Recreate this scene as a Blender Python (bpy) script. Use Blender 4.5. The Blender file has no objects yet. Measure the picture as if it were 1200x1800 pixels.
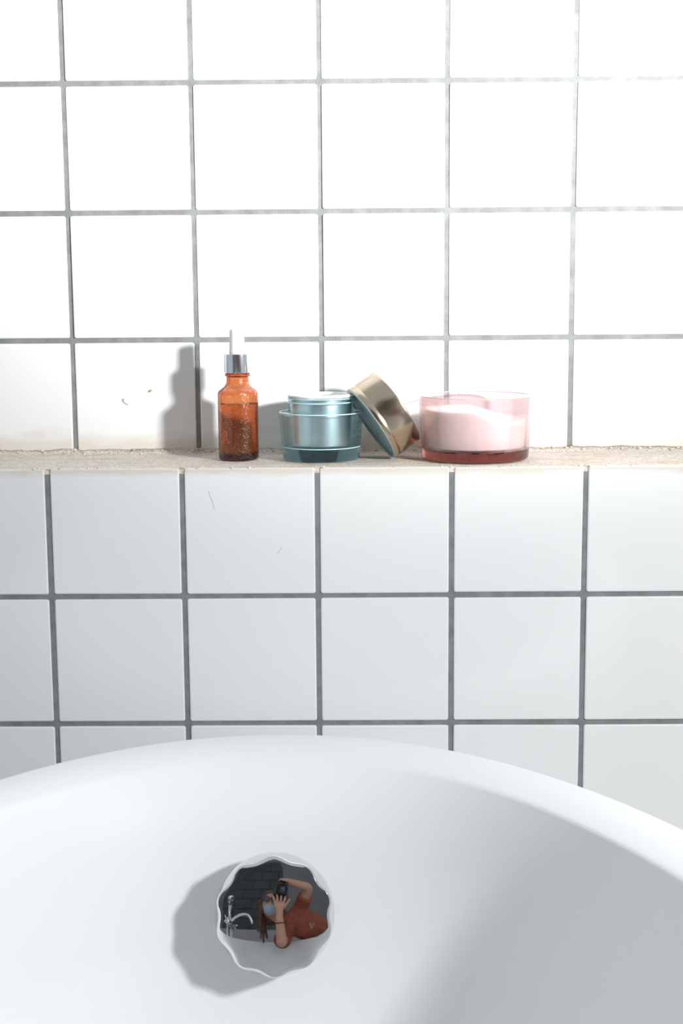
import bpy, bmesh, math, random
from mathutils import Vector, Matrix, noise

random.seed(7)
scene = bpy.context.scene
COL = scene.collection
L = 0.79                      # height of the tiled ledge above the floor (m)

# ------------------------------------------------------------------ camera
def look_basis(pitch, yaw, roll):
    cp, sp, cy, sy = math.cos(pitch), math.sin(pitch), math.cos(yaw), math.sin(yaw)
    cr, sr = math.cos(roll), math.sin(roll)
    f = Vector((cp * sy, cp * cy, -sp))
    rt = Vector((cy, -sy, 0))
    dn = f.cross(rt)
    return cr * rt + sr * dn, -sr * rt + cr * dn, f
CAM_LOC = Vector((0.0, -1.1476, L + 0.1296))
c_right, c_down, c_fwd = look_basis(0.1549, -0.0111, 0.0076)
cam_data = bpy.data.cameras.new('camera')
cam_data.sensor_fit = 'VERTICAL'
cam_data.sensor_height = 36.0
cam_data.sensor_width = 24.0
cam_data.lens = 50.0
cam_data.clip_start = 0.005
cam = bpy.data.objects.new('camera', cam_data)
COL.objects.link(cam)
m3 = Matrix((c_right, -c_down, -c_fwd)).transposed()
cam.matrix_world = Matrix.Translation(CAM_LOC) @ m3.to_4x4()
scene.camera = cam

# ------------------------------------------------------------------ world, flash, exposure
world = bpy.data.worlds.new('room_ambient')
scene.world = world
world.use_nodes = True
wn = world.node_tree.nodes['Background']
wn.inputs['Color'].default_value = (0.90, 0.97, 1.0, 1)
wn.inputs['Strength'].default_value = 0.60

# one strobe to the right of the photographer: the reflector's hot beam plus its wide spill
FLASH_LOC = Vector((0.86, -1.05, L + 0.425))
FLASH_AIM = Vector((0.10, 0.0, L + 0.365))
fl = bpy.data.lights.new('flash_beam', 'SPOT')
fl.energy = 195
fl.color = (1.0, 0.99, 0.985)
fl.shadow_soft_size = 0.062
fl.spot_size = 0.68
fl.spot_blend = 1.0
flo = bpy.data.objects.new('flash_beam', fl)
COL.objects.link(flo)
flo.location = FLASH_LOC
flo.rotation_euler = (FLASH_AIM - FLASH_LOC).to_track_quat('-Z', 'Y').to_euler()
sp = bpy.data.lights.new('flash_spill', 'SPOT')
sp.spot_size = math.radians(124)
sp.spot_blend = 0.5
sp.energy = 53
sp.color = (1.0, 0.99, 0.985)
sp.shadow_soft_size = 0.062
spo = bpy.data.objects.new('flash_spill', sp)
COL.objects.link(spo)
spo.location = FLASH_LOC
spo.rotation_euler = flo.rotation_euler

scene.view_settings.view_transform = 'Standard'
scene.view_settings.look = 'None'
scene.view_settings.gamma = 1.0
scene.view_settings.use_curve_mapping = False
scene.view_settings.exposure = 0.0
scene.cycles.use_denoising = True
scene.cycles.max_bounces = 16
scene.cycles.transmission_bounces = 14
scene.cycles.transparent_max_bounces = 32
scene.cycles.diffuse_bounces = 5
scene.cycles.sample_clamp_indirect = 6.0

# ------------------------------------------------------------------ helpers
def mat(name):
    m = bpy.data.materials.new(name)
    m.use_nodes = True
    nt = m.node_tree
    for n in list(nt.nodes):
        if n.type != 'OUTPUT_MATERIAL':
            nt.nodes.remove(n)
    out = [n for n in nt.nodes if n.type == 'OUTPUT_MATERIAL'][0]
    return m, nt, out
def node(nt, t, **kw):
    n = nt.nodes.new(t)
    for k, v in kw.items():
        if hasattr(n, k) and k not in n.inputs:
            setattr(n, k, v)
        else:
            n.inputs[k].default_value = v
    return n
def rgb(c):
    return (c[0], c[1], c[2], 1)
def principled(name, col, rough=0.4, metal=0.0, var=0.0, scale=30.0, bump=0.0, bscale=200.0, **kw):
    """a principled material with procedural colour variation and fine relief"""
    m, nt, out = mat(name)
    p = nt.nodes.new('ShaderNodeBsdfPrincipled')
    p.inputs['Roughness'].default_value = rough
    p.inputs['Metallic'].default_value = metal
    for k, v in kw.items():
        p.inputs[k].default_value = v
    tc = nt.nodes.new('ShaderNodeTexCoord')
    nz = node(nt, 'ShaderNodeTexNoise', Scale=scale, Detail=4.0)
    nt.links.new(tc.outputs['Object'], nz.inputs['Vector'])
    rp = nt.nodes.new('ShaderNodeValToRGB')
    rp.color_ramp.elements[0].position = 0.3
    rp.color_ramp.elements[1].position = 0.7
    rp.color_ramp.elements[0].color = rgb([c * (1 - var) for c in col])
    rp.color_ramp.elements[1].color = rgb([min(1, c * (1 + var)) for c in col])
    nt.links.new(nz.outputs['Fac'], rp.inputs['Fac'])
    nt.links.new(rp.outputs['Color'], p.inputs['Base Color'])
    if bump:
        nb = node(nt, 'ShaderNodeTexNoise', Scale=bscale, Detail=5.0)
        nt.links.new(tc.outputs['Object'], nb.inputs['Vector'])
        b = node(nt, 'ShaderNodeBump', Strength=bump, Distance=0.001)
        nt.links.new(nb.outputs['Fac'], b.inputs['Height'])
        nt.links.new(b.outputs['Normal'], p.inputs['Normal'])
    nt.links.new(p.outputs['BSDF'], out.inputs['Surface'])
    return m

def link_obj(name, me, m, parent=None, smooth=False):
    o = bpy.data.objects.new(name, me)
    COL.objects.link(o)
    if m is not None and not me.materials:
        me.materials.append(m)
    if parent is not None:
        o.parent = parent
    if smooth:
        me.polygons.foreach_set('use_smooth', [True] * len(me.polygons))
    return o
def bm_obj(name, bm, m, parent=None, smooth=False):
    bmesh.ops.recalc_face_normals(bm, faces=bm.faces)
    me = bpy.data.meshes.new(name)
    bm.to_mesh(me)
    bm.free()
    return link_obj(name, me, m, parent, smooth)
def thing(name, label, cat, loc, group=None):
    o = bpy.data.objects.new(name, None)
    COL.objects.link(o)
    o.empty_display_size = 0.02
    o.location = loc
    o['label'] = label
    o['category'] = cat
    if group:
        o['group'] = group
    return o
def structure(o, label, cat):
    o['kind'] = 'structure'
    o['label'] = label
    o['category'] = cat
    return o
def autosmooth(o, angle=35):
    """mark edges sharper than the angle so that smooth shading keeps crisp corners"""
    me = o.data
    bm = bmesh.new()
    bm.from_mesh(me)
    for e in bm.edges:
        if len(e.link_faces) == 2 and e.calc_face_angle(0) > math.radians(angle):
            e.smooth = False
    for f in bm.faces:
        f.smooth = True
    bm.to_mesh(me)
    bm.free()
def lathe(profile, seg=64, closed=False):
    """revolve (r, z) pairs about z; r = 0 closes at a pole"""
    bm = bmesh.new()
    rings = []
    for r, z in profile:
        if r < 1e-7:
            rings.append([bm.verts.new((0, 0, z))])
        else:
            rings.append([bm.verts.new((r * math.cos(2 * math.pi * i / seg), r * math.sin(2 * math.pi * i / seg), z)) for i in range(seg)])
    pairs = list(zip(rings[:-1], rings[1:]))
    if closed:
        pairs.append((rings[-1], rings[0]))
    for a, b in pairs:
        for i in range(seg):
            j = (i + 1) % seg
            if len(a) == 1 and len(b) == 1:
                continue
            if len(a) == 1:
                bm.faces.new((a[0], b[i], b[j]))
            elif len(b) == 1:
                bm.faces.new((a[i], a[j], b[0]))
            else:
                bm.faces.new((a[i], a[j], b[j], b[i]))
    return bm
def lathe_obj(name, profile, m, parent=None, seg=64, closed=False, angle=40):
    o = bm_obj(name, lathe(profile, seg, closed), m, parent)
    autosmooth(o, angle)
    return o
def arc(cx, cz, r, a0, a1, n):
    return [(cx + r * math.cos(math.radians(a0 + (a1 - a0) * i / n)), cz + r * math.sin(math.radians(a0 + (a1 - a0) * i / n))) for i in range(n + 1)]
def box_bm(x0, x1, y0, y1, z0, z1, bevel=0.0, seg=2, bm=None):
    own = bmesh.new()
    vs = bmesh.ops.create_cube(own, size=1.0)['verts']
    for v in vs:
        v.co = Vector((x0 + (v.co.x + .5) * (x1 - x0), y0 + (v.co.y + .5) * (y1 - y0), z0 + (v.co.z + .5) * (z1 - z0)))
    if bevel:
        bmesh.ops.bevel(own, geom=list(own.edges), offset=bevel, segments=seg, affect='EDGES', profile=0.6)
    return own
def tube_bm(points, radii, seg=12, caps=True):
    """a tube along a polyline with a radius per point"""
    bm = bmesh.new()
    pts = [Vector(p) for p in points]
    if not hasattr(radii, '__len__'):
        radii = [radii] * len(pts)
    rings = []
    ref = None
    for i, p in enumerate(pts):
        t = (pts[min(i + 1, len(pts) - 1)] - pts[max(i - 1, 0)]).normalized()
        if ref is None:
            ref = Vector((0, 0, 1)) if abs(t.z) < 0.9 else Vector((1, 0, 0))
        u = (ref - t * ref.dot(t)).normalized()
        ref = u
        w = t.cross(u)
        rings.append([bm.verts.new(p + (u * math.cos(2 * math.pi * k / seg) + w * math.sin(2 * math.pi * k / seg)) * radii[i]) for k in range(seg)])
    for a, b in zip(rings[:-1], rings[1:]):
        for k in range(seg):
            bm.faces.new((a[k], a[(k + 1) % seg], b[(k + 1) % seg], b[k]))
    if caps:
        bm.faces.new(rings[0][::-1])
        bm.faces.new(rings[-1])
    return bm
def bez(p0, p1, p2, p3, n=16):
    out = []
    for i in range(n + 1):
        t = i / n
        out.append(Vector(p0) * (1 - t) ** 3 + Vector(p1) * 3 * t * (1 - t) ** 2 + Vector(p2) * 3 * t * t * (1 - t) + Vector(p3) * t ** 3)
    return out

# ------------------------------------------------------------------ materials
def tile_material():
    """white glazed ceramic; beige mortar smears close to the ledge line (their own ragged shape)"""
    m, nt, out = mat('white_glazed_tile')
    p = nt.nodes.new('ShaderNodeBsdfPrincipled')
    p.inputs['Roughness'].default_value = 0.16
    p.inputs['Coat Weight'].default_value = 0.25
    p.inputs['Coat Roughness'].default_value = 0.05
    geo = nt.nodes.new('ShaderNodeNewGeometry')
    sep = nt.nodes.new('ShaderNodeSeparateXYZ')
    nt.links.new(geo.outputs['Position'], sep.inputs[0])
    nz = node(nt, 'ShaderNodeTexNoise', Scale=22.0, Detail=7.0, Roughness=0.65)
    mp = node(nt, 'ShaderNodeMapping')
    mp.inputs['Scale'].default_value = (0.6, 1.0, 2.6)
    nt.links.new(geo.outputs['Position'], mp.inputs['Vector'])
    nt.links.new(mp.outputs['Vector'], nz.inputs['Vector'])
    def math_n(op, a, b=None, c=None):
        n = nt.nodes.new('ShaderNodeMath')
        n.operation = op
        for i, v in enumerate((a, b, c)):
            if v is None:
                continue
            if hasattr(v, 'is_output'):
                nt.links.new(v, n.inputs[i])
            else:
                n.inputs[i].default_value = v
        return n.outputs[0]
    h = math_n('ABSOLUTE', math_n('SUBTRACT', sep.outputs['Z'], L))          # distance from the ledge line
    up = math_n('GREATER_THAN', sep.outputs['Z'], L + 0.0005)
    reach = math_n('MULTIPLY_ADD', up, 0.015, 0.009)
    fall = math_n('SUBTRACT', 1.0, math_n('DIVIDE', h, reach))
    s = math_n('MULTIPLY_ADD', fall, 0.55, math_n('SUBTRACT', nz.outputs['Fac'], 0.62))
    st = nt.nodes.new('ShaderNodeMapRange')
    st.inputs['From Min'].default_value = 0.0
    st.inputs['From Max'].default_value = 0.28
    st.inputs['To Max'].default_value = 0.6
    nt.links.new(s, st.inputs['Value'])
    nz2 = node(nt, 'ShaderNodeTexNoise', Scale=9.0, Detail=3.0)
    nt.links.new(geo.outputs['Position'], nz2.inputs['Vector'])
    base = nt.nodes.new('ShaderNodeValToRGB')
    base.color_ramp.elements[0].color = (0.80, 0.815, 0.82, 1)
    base.color_ramp.elements[1].color = (0.84, 0.85, 0.855, 1)
    nt.links.new(nz2.outputs['Fac'], base.inputs['Fac'])
    mx = nt.nodes.new('ShaderNodeMix')
    mx.data_type = 'RGBA'
    nt.links.new(st.outputs['Result'], mx.inputs['Factor'])
    nt.links.new(base.outputs['Color'], mx.inputs['A'])
    mx.inputs['B'].default_value = (0.62, 0.54, 0.44, 1)
    nt.links.new(mx.outputs['Result'], p.inputs['Base Color'])
    rg = math_n('MULTIPLY_ADD', st.outputs['Result'], 0.55, 0.16)
    nt.links.new(rg, p.inputs['Roughness'])
    nb = node(nt, 'ShaderNodeTexNoise', Scale=14.0, Detail=2.0)
    nt.links.new(geo.outputs['Position'], nb.inputs['Vector'])
    b = node(nt, 'ShaderNodeBump', Strength=0.12, Distance=0.002)
    nt.links.new(nb.outputs['Fac'], b.inputs['Height'])
    nt.links.new(b.outputs['Normal'], p.inputs['Normal'])
    nt.links.new(p.outputs['BSDF'], out.inputs['Surface'])
    return m
M_TILE = tile_material()
M_GROUT = principled('grey_cement_grout', (0.225, 0.235, 0.24), 0.9, var=0.18, scale=90, bump=0.6, bscale=900)
def mortar_material():
    m, nt, out = mat('beige_mortar')
    p = nt.nodes.new('ShaderNodeBsdfPrincipled')
    p.inputs['Roughness'].default_value = 0.95
    geo = nt.nodes.new('ShaderNodeNewGeometry')
    mp = node(nt, 'ShaderNodeMapping')
    mp.inputs['Scale'].default_value = (0.5, 1.6, 1.0)
    nt.links.new(geo.outputs['Position'], mp.inputs['Vector'])
    big = node(nt, 'ShaderNodeTexNoise', Scale=38.0, Detail=8.0, Roughness=0.7)
    nt.links.new(mp.outputs['Vector'], big.inputs['Vector'])
    r = nt.nodes.new('ShaderNodeValToRGB')
    r.color_ramp.elements[0].position = 0.3
    r.color_ramp.elements[0].color = (0.56, 0.47, 0.39, 1)
    r.color_ramp.elements[1].position = 0.66
    r.color_ramp.elements[1].color = (0.78, 0.74, 0.68, 1)
    e = r.color_ramp.elements.new(0.48)
    e.color = (0.72, 0.65, 0.57, 1)
    nt.links.new(big.outputs['Fac'], r.inputs['Fac'])
    sp = node(nt, 'ShaderNodeTexNoise', Scale=620.0, Detail=3.0)
    nt.links.new(geo.outputs['Position'], sp.inputs['Vector'])
    sr = nt.nodes.new('ShaderNodeValToRGB')
    sr.color_ramp.elements[0].position = 0.36
    sr.color_ramp.elements[0].color = (0.55, 0.5, 0.45, 1)
    sr.color_ramp.elements[1].position = 0.55
    sr.color_ramp.elements[1].color = (1, 1, 1, 1)
    nt.links.new(sp.outputs['Fac'], sr.inputs['Fac'])
    mx = nt.nodes.new('ShaderNodeMix')
    mx.data_type = 'RGBA'
    mx.blend_type = 'MULTIPLY'
    mx.inputs['Factor'].default_value = 0.7
    nt.links.new(r.outputs['Color'], mx.inputs['A'])
    nt.links.new(sr.outputs['Color'], mx.inputs['B'])
    nt.links.new(mx.outputs['Result'], p.inputs['Base Color'])
    b = node(nt, 'ShaderNodeBump', Strength=0.5, Distance=0.0008)
    nt.links.new(sp.outputs['Fac'], b.inputs['Height'])
    nt.links.new(b.outputs['Normal'], p.inputs['Normal'])
    nt.links.new(p.outputs['BSDF'], out.inputs['Surface'])
    return m
M_MORTAR = mortar_material()
M_TUB = principled('white_acrylic_tub', (0.82, 0.83, 0.84), 0.48, var=0.01, scale=4,
                   **{'Specular IOR Level': 0.2})
M_CHROME = principled('polished_chrome', (0.72, 0.74, 0.76), 0.025, 1.0, var=0.015, scale=60)
M_SILVER = principled('brushed_silver_collar', (0.66, 0.69, 0.73), 0.17, 1.0, var=0.03, scale=150)
M_RUBBER = principled('white_rubber_bulb', (0.86, 0.85, 0.84), 0.5, var=0.015, scale=60)

def tinted_clear(name, density, absorb, tint, gloss_rough=0.02, bumpy=0.0, bend=0.32):
    """clear thin-walled plastic or glass: see-through surface with Fresnel gloss over an absorbing body"""
    m, nt, out = mat(name)
    tr = node(nt, 'ShaderNodeBsdfTransparent', Color=rgb(tint))
    gl = node(nt, 'ShaderNodeBsdfGlossy', Roughness=gloss_rough)
    lw = node(nt, 'ShaderNodeLayerWeight', Blend=0.5)
    pw = nt.nodes.new('ShaderNodeMath')
    pw.operation = 'POWER'
    pw.inputs[1].default_value = 5.0
    nt.links.new(lw.outputs['Facing'], pw.inputs[0])
    fr = nt.nodes.new('ShaderNodeMath')
    fr.operation = 'MULTIPLY_ADD'
    fr.inputs[1].default_value = 0.7
    fr.inputs[2].default_value = 0.045
    nt.links.new(pw.outputs[0], fr.inputs[0])
    tc = nt.nodes.new('ShaderNodeTexCoord')
    nz = node(nt, 'ShaderNodeTexNoise', Scale=120.0, Detail=3.0)
    nt.links.new(tc.outputs['Object'], nz.inputs['Vector'])
    bp = node(nt, 'ShaderNodeBump', Strength=0.03 + bumpy, Distance=0.0005)
    nt.links.new(nz.outputs['Fac'], bp.inputs['Height'])
    nt.links.new(bp.outputs['Normal'], gl.inputs['Normal'])
    mx = nt.nodes.new('ShaderNodeMixShader')
    nt.links.new(fr.outputs[0], mx.inputs[0])
    nt.links.new(tr.outputs[0], mx.inputs[1])
    nt.links.new(gl.outputs[0], mx.inputs[2])
    gs = node(nt, 'ShaderNodeBsdfGlass', Roughness=0.0, IOR=1.45, Color=rgb(tint))
    m2 = node(nt, 'ShaderNodeMixShader', Fac=bend)
    nt.links.new(mx.outputs[0], m2.inputs[1])
    nt.links.new(gs.outputs[0], m2.inputs[2])
    nt.links.new(m2.outputs[0], out.inputs['Surface'])
    va = node(nt, 'ShaderNodeVolumeAbsorption', Color=rgb(absorb), Density=density)
    nt.links.new(va.outputs[0], out.inputs['Volume'])
    return m
def thick_glass(name, density, absorb, tint=(1, 1, 1), ior=1.47, rough=0.0, dust=0.0):
    m, nt, out = mat(name)
    g = node(nt, 'ShaderNodeBsdfGlass', Roughness=rough, IOR=ior, Color=rgb(tint))
    surf = g.outputs[0]
    tc = nt.nodes.new('ShaderNodeTexCoord')
    nz = node(nt, 'ShaderNodeTexNoise', Scale=90.0, Detail=2.0)
    nt.links.new(tc.outputs['Object'], nz.inputs['Vector'])
    bp = node(nt, 'ShaderNodeBump', Strength=0.04, Distance=0.0006)
    nt.links.new(nz.outputs['Fac'], bp.inputs['Height'])
    nt.links.new(bp.outputs['Normal'], g.inputs['Normal'])
    if dust:
        # dried droplets and dust specks on the outside: rough scattering flecks
        vo = node(nt, 'ShaderNodeTexNoise', Scale=720.0, Detail=2.0, Roughness=0.6)
        nt.links.new(tc.outputs['Object'], vo.inputs['Vector'])
        mr = nt.nodes.new('ShaderNodeMapRange')
        mr.inputs['From Min'].default_value = 0.55
        mr.inputs['From Max'].default_value = 0.74
        mr.inputs['To Min'].default_value = dust * 0.15
        mr.inputs['To Max'].default_value = dust * 4.5
        nt.links.new(vo.outputs['Fac'], mr.inputs['Value'])
        gl = node(nt, 'ShaderNodeBsdfGlossy', Roughness=0.36, Color=(0.9, 0.85, 0.8, 1))
        mx = nt.nodes.new('ShaderNodeMixShader')
        nt.links.new(mr.outputs[0], mx.inputs[0])
        nt.links.new(surf, mx.inputs[1])
        nt.links.new(gl.outputs[0], mx.inputs[2])
        surf = mx.outputs[0]
    nt.links.new(surf, out.inputs['Surface'])
    if density:
        va = node(nt, 'ShaderNodeVolumeAbsorption', Color=rgb(absorb), Density=density)
        nt.links.new(va.outputs[0], out.inputs['Volume'])
    return m
M_AMBER = thick_glass('amber_glass', 700, (0.88, 0.44, 0.0), ior=1.5, dust=0.08)
M_AMBER_LIQ = thick_glass('amber_serum', 55, (0.72, 0.42, 0.05), ior=1.36)
M_AQUA = tinted_clear('aqua_clear_plastic', 10, (0.30, 0.80, 0.88), (0.925, 0.98, 0.988), bend=0.12)
M_AQUA_BASE = thick_glass('aqua_thick_plastic', 17, (0.12, 0.68, 0.82), ior=1.45)
M_PINK = tinted_clear('pink_clear_glass', 6, (0.97, 0.60, 0.58), (0.968, 0.905, 0.91), bend=0.26)
M_PINK_BASE = thick_glass('pink_thick_glass', 30, (0.93, 0.42, 0.40), ior=1.47)
M_CUP = principled('silvered_inner_cup', (0.88, 0.93, 0.96), 0.3, 1.0, var=0.05, scale=90)
M_WHITE_PLASTIC = principled('white_plastic', (0.86, 0.87, 0.87), 0.35, var=0.01)
def gold_material():
    """brushed champagne gold: fine lines running along the lid's axis"""
    m, nt, out = mat('brushed_champagne_gold')
    p = nt.nodes.new('ShaderNodeBsdfPrincipled')
    p.inputs['Metallic'].default_value = 1.0
    tc = nt.nodes.new('ShaderNodeTexCoord')
    mp = node(nt, 'ShaderNodeMapping')
    mp.inputs['Scale'].default_value = (1.0, 1.0, 0.02)
    nt.links.new(tc.outputs['Object'], mp.inputs['Vector'])
    nz = node(nt, 'ShaderNodeTexNoise', Scale=420.0, Detail=4.0)
    nt.links.new(mp.outputs['Vector'], nz.inputs['Vector'])
    r = nt.nodes.new('ShaderNodeValToRGB')
    r.color_ramp.elements[0].color = (0.51, 0.42, 0.32, 1)
    r.color_ramp.elements[1].color = (0.58, 0.49, 0.385, 1)
    nt.links.new(nz.outputs['Fac'], r.inputs['Fac'])
    nt.links.new(r.outputs['Color'], p.inputs['Base Color'])
    mr = nt.nodes.new('ShaderNodeMapRange')
    mr.inputs['To Min'].default_value = 0.2
    mr.inputs['To Max'].default_value = 0.28
    nt.links.new(nz.outputs['Fac'], mr.inputs['Value'])
    nt.links.new(mr.outputs[0], p.inputs['Roughness'])
    nt.links.new(p.outputs['BSDF'], out.inputs['Surface'])
    return m
M_AQUA_EDGE = principled('aqua_edge_highlight', (0.55, 0.80, 0.84), 0.15, var=0.05, scale=80)  # pale opaque colour painting the bright lines along the clear jar's edges
M_PINK_EDGE = principled('pink_glass_edge', (0.78, 0.50, 0.50), 0.12, var=0.05, scale=80)
M_GOLD = gold_material()
M_LINER = principled('teal_grey_liner', (0.30, 0.42, 0.45), 0.4, var=0.04, scale=60)
M_CREAM = principled('white_cream', (0.92, 0.90, 0.88), 0.45, var=0.02, scale=40,
                     **{'Subsurface Weight': 0.25, 'Subsurface Scale': 0.004})
M_PRINT = principled('dark_print', (0.03, 0.09, 0.10), 0.5, var=0.05)
M_HAIR_FIBRE = principled('dark_hair_fibre', (0.09, 0.08, 0.07), 0.5, var=0.1)
M_FLECK = principled('white_paint_fleck', (0.83, 0.83, 0.82), 0.4, var=0.03)
M_SMEAR = principled('olive_smear', (0.42, 0.40, 0.20), 0.6, var=0.35, scale=600)
M_SKIN = principled('skin', (0.47, 0.26, 0.18), 0.5, var=0.06, scale=25, **{'Subsurface Weight': 0.1, 'Subsurface Scale': 0.005})
M_RUST = principled('rust_cotton', (0.25, 0.066, 0.038), 0.9, var=0.15, scale=25, bump=0.4, bscale=300)
M_BLACK_CLOTH = principled('black_denim', (0.018, 0.018, 0.022), 0.9, var=0.2, scale=60, bump=0.4, bscale=400)
M_HAIR = principled('brown_hair', (0.075, 0.032, 0.016), 0.55, var=0.45, scale=40, bump=0.5, bscale=250)
M_MASK = principled('pale_blue_mask', (0.34, 0.38, 0.46), 0.9, var=0.06, scale=80)
M_BLACK_PLASTIC = principled('black_plastic', (0.012, 0.012, 0.014), 0.38, var=0.2, scale=120, bump=0.15, bscale=900)
M_LENS_GLASS = principled('coated_lens_glass', (0.02, 0.03, 0.05), 0.03, var=0.3, scale=10)
M_EMBLEM = principled('grey_print_emblem', (0.33, 0.25, 0.23), 0.8, var=0.05)
M_DARK_TILE = principled('charcoal_wall_tile', (0.03, 0.036, 0.038), 0.3, var=0.25, scale=8)
M_DARK_GROUT = principled('dark_grout', (0.075, 0.078, 0.08), 0.9, var=0.2, scale=60)
M_PLASTER = principled('grey_plaster', (0.16, 0.16, 0.165), 0.85, var=0.1, scale=6, bump=0.2, bscale=60)
M_DADO = principled('pale_grey_plaster', (0.36, 0.34, 0.36), 0.8, var=0.06, scale=6, bump=0.2, bscale=60)
M_FLOOR = principled('olive_grey_floor', (0.22, 0.22, 0.19), 0.55, var=0.15, scale=5, bump=0.2, bscale=80)

# ------------------------------------------------------------------ the setting
D = 0.1014                                     # depth of the ledge
X0, X1 = -1.05, 1.05
structure(bm_obj('floor', box_bm(-1.9, 1.9, -2.75, 0.3, -0.1, 0.0), M_FLOOR), 'olive grey floor under the tub', 'floor')
# upper wall: grout bed, its face about 1 mm behind the tile faces (tile faces at y = 0)
wall_u = structure(bm_obj('wall_back', box_bm(X0, X1, 0.0011, 0.12, 0.0, 2.25), M_GROUT), 'upper wall of white square tiles with grey grout, above the ledge', 'wall')
wall_l = structure(bm_obj('wall_lower', box_bm(X0, X1, -D + 0.0011, 0.0008, 0.0, L - 0.0045), M_GROUT), 'lower wall of white square tiles, stepping forward below the ledge', 'wall')

JOINT = 0.0036
def tile_mesh(sx, sz, seed):
    """glazed tile with soft pillowed edges; face on local y = 0, body behind it"""
    rnd = random.Random(seed)
    hx, hz, t, r = sx / 2, sz / 2, 0.006, 0.0011
    bm = bmesh.new()
    rings = []
    for inset, y in ((0.0, t), (0.0, r), (r * 0.3, r * 0.3), (r, 0.0)):
        ring = []
        c = 0.0016
        for qx, qz in ((-1, -1), (1, -1), (1, 1), (-1, 1)):
            cx, cz = qx * (hx - c), qz * (hz - c)
            a0 = {(-1, -1): 180, (1, -1): 270, (1, 1): 0, (-1, 1): 90}[(qx, qz)]
            for k in range(3):
                a = math.radians(a0 + 45 * k)
                rr = max(c - inset, 0.0003)
                ring.append(bm.verts.new((cx + rr * math.cos(a) + (0), y, cz + rr * math.sin(a))))
        rings.append(ring)
    for a, b in zip(rings[:-1], rings[1:]):
        n = len(a)
        for i in range(n):
            bm.faces.new((a[i], a[(i + 1) % n], b[(i + 1) % n], b[i]))
    bm.faces.new(rings[-1])
    bmesh.ops.recalc_face_normals(bm, faces=bm.faces)
    me = bpy.data.meshes.new('tile')
    bm.to_mesh(me)
    bm.free()
    me.materials.append(M_TILE)
    return me
MESH_FULL = [tile_mesh(1.0 * (0.1 - JOINT), 0.1 - JOINT, s) for s in range(3)]
_cut = {}
def tile(wall, xa, xb, za, zb, y, rnd):
    """one tile filling the cell between the joint lines xa..xb, za..zb"""
    w, h = xb - xa - JOINT, zb - za - JOINT
    full = abs(h - (0.1 - JOINT)) < 0.004 and abs(w - (0.1 - JOINT)) < 0.004
    if full:
        me = MESH_FULL[rnd.randrange(3)]
        sx, sz = w / (0.1 - JOINT), h / (0.1 - JOINT)
    else:
        key = (round(w, 4), round(h, 4))
        if key not in _cut:
            _cut[key] = tile_mesh(w, h, 5)
        me, sx, sz = _cut[key], 1, 1
    o = bpy.data.objects.new('tile', me)
    COL.objects.link(o)
    o.parent = wall
    o.location = ((xa + xb) / 2, y + rnd.uniform(-0.0004, 0.0003), (za + zb) / 2)
    o.rotation_euler = (rnd.gauss(0, 0.0022), rnd.gauss(0, 0.0014), rnd.gauss(0, 0.0022))
    o.scale = (sx * rnd.uniform(0.994, 1.003), 1, sz * rnd.uniform(0.994, 1.003))
    return o
rnd = random.Random(3)
# joint lines of the upper wall (columns and rows as they run on the wall)
xu = {0: -0.2281, 1: -0.1281, 2: -0.0278, 3: 0.0722, 4: 0.1720}
xu.update({k: -0.2281 + 0.1 * k for k in range(-8, 0)})
xu.update({k: 0.1720 + 0.1 * (k - 4) for k in range(5, 13)})
zu = [0.0, 0.0908, 0.1911, 0.2904] + [0.2904 + 0.1 * k for k in range(1, 12)]
for k in range(-8, 12):
    for j in range(len(zu) - 1):
        tile(wall_u, xu[k], xu[k + 1], L + zu[j] - (JOINT / 2 if j == 0 else 0), L + zu[j + 1], 0.0, rnd)
xl = {0: -0.2304, 1: -0.1300, 2: -0.0297, 3: 0.0704, 4: 0.1696}
xl.update({k: -0.2304 + 0.1 * k for k in range(-8, 0)})
xl.update({k: 0.1696 + 0.1 * (k - 4) for k in range(5, 13)})
zl = [0.0 + JOINT / 2 - 0.0004, -0.0974, -0.1967] + [-0.1967 - 0.1 * k for k in range(1, 6)] + [-L + 0.001]
for k in range(-8, 12):
    for j in range(len(zl) - 1):
        tile(wall_l, xl[k], xl[k + 1], L + zl[j + 1], L + zl[j], -D, rnd)

# the ledge: rough mortar bed with a ragged fillet against the upper tiles
def ledge_bm():
    bm = bmesh.new()
    nx, ny = 700, 26
    grid = []
    for i in range(nx + 1):
        x = X0 + (X1 - X0) * i / nx
        col = []
        for j in range(ny + 1):
            v = j / ny
            y = -D + 0.0012 + (D - 0.0006) * v
            z = L - 0.0003
            z += 0.0004 * noise.noise((x * 45, y * 70, 1.0)) + 0.0002 * noise.noise((x * 240, y * 240, 4.0))
            back = max(0.0, 1 - (-y) / (0.007 + 0.004 * noise.noise((x * 25, 3.1, 0))))
            z += back ** 2 * (0.0032 + 0.0010 * noise.noise((x * 40, 8.0, 0.4)) + 0.0007 * noise.noise((x * 190, 1.0, 0.4)))
            front = max(0.0, 1 - (y + D) / 0.004)
            z -= front * (0.0007 + 0.0009 * abs(noise.noise((x * 110, 2.0, 7.0))))
            col.append(bm.verts.new((x, y, z)))
        grid.append(col)
    for i in range(nx):
        for j in range(ny):
            bm.faces.new((grid[i][j], grid[i + 1][j], grid[i + 1][j + 1], grid[i][j + 1]))
    # skirt down to the bed so that the ledge is a solid strip
    for edge_j in (0, ny):
        low = [bm.verts.new((c[edge_j].co.x, c[edge_j].co.y, L - 0.0046)) for c in grid]
        for i in range(nx):
            bm.faces.new((grid[i][edge_j], grid[i + 1][edge_j], low[i + 1], low[i]))
    return bm
ledge = structure(bm_obj('trim_1', ledge_bm(), M_MORTAR, None, True), 'rough beige mortar ledge carrying the bottle and jars', 'ledge')
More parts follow.
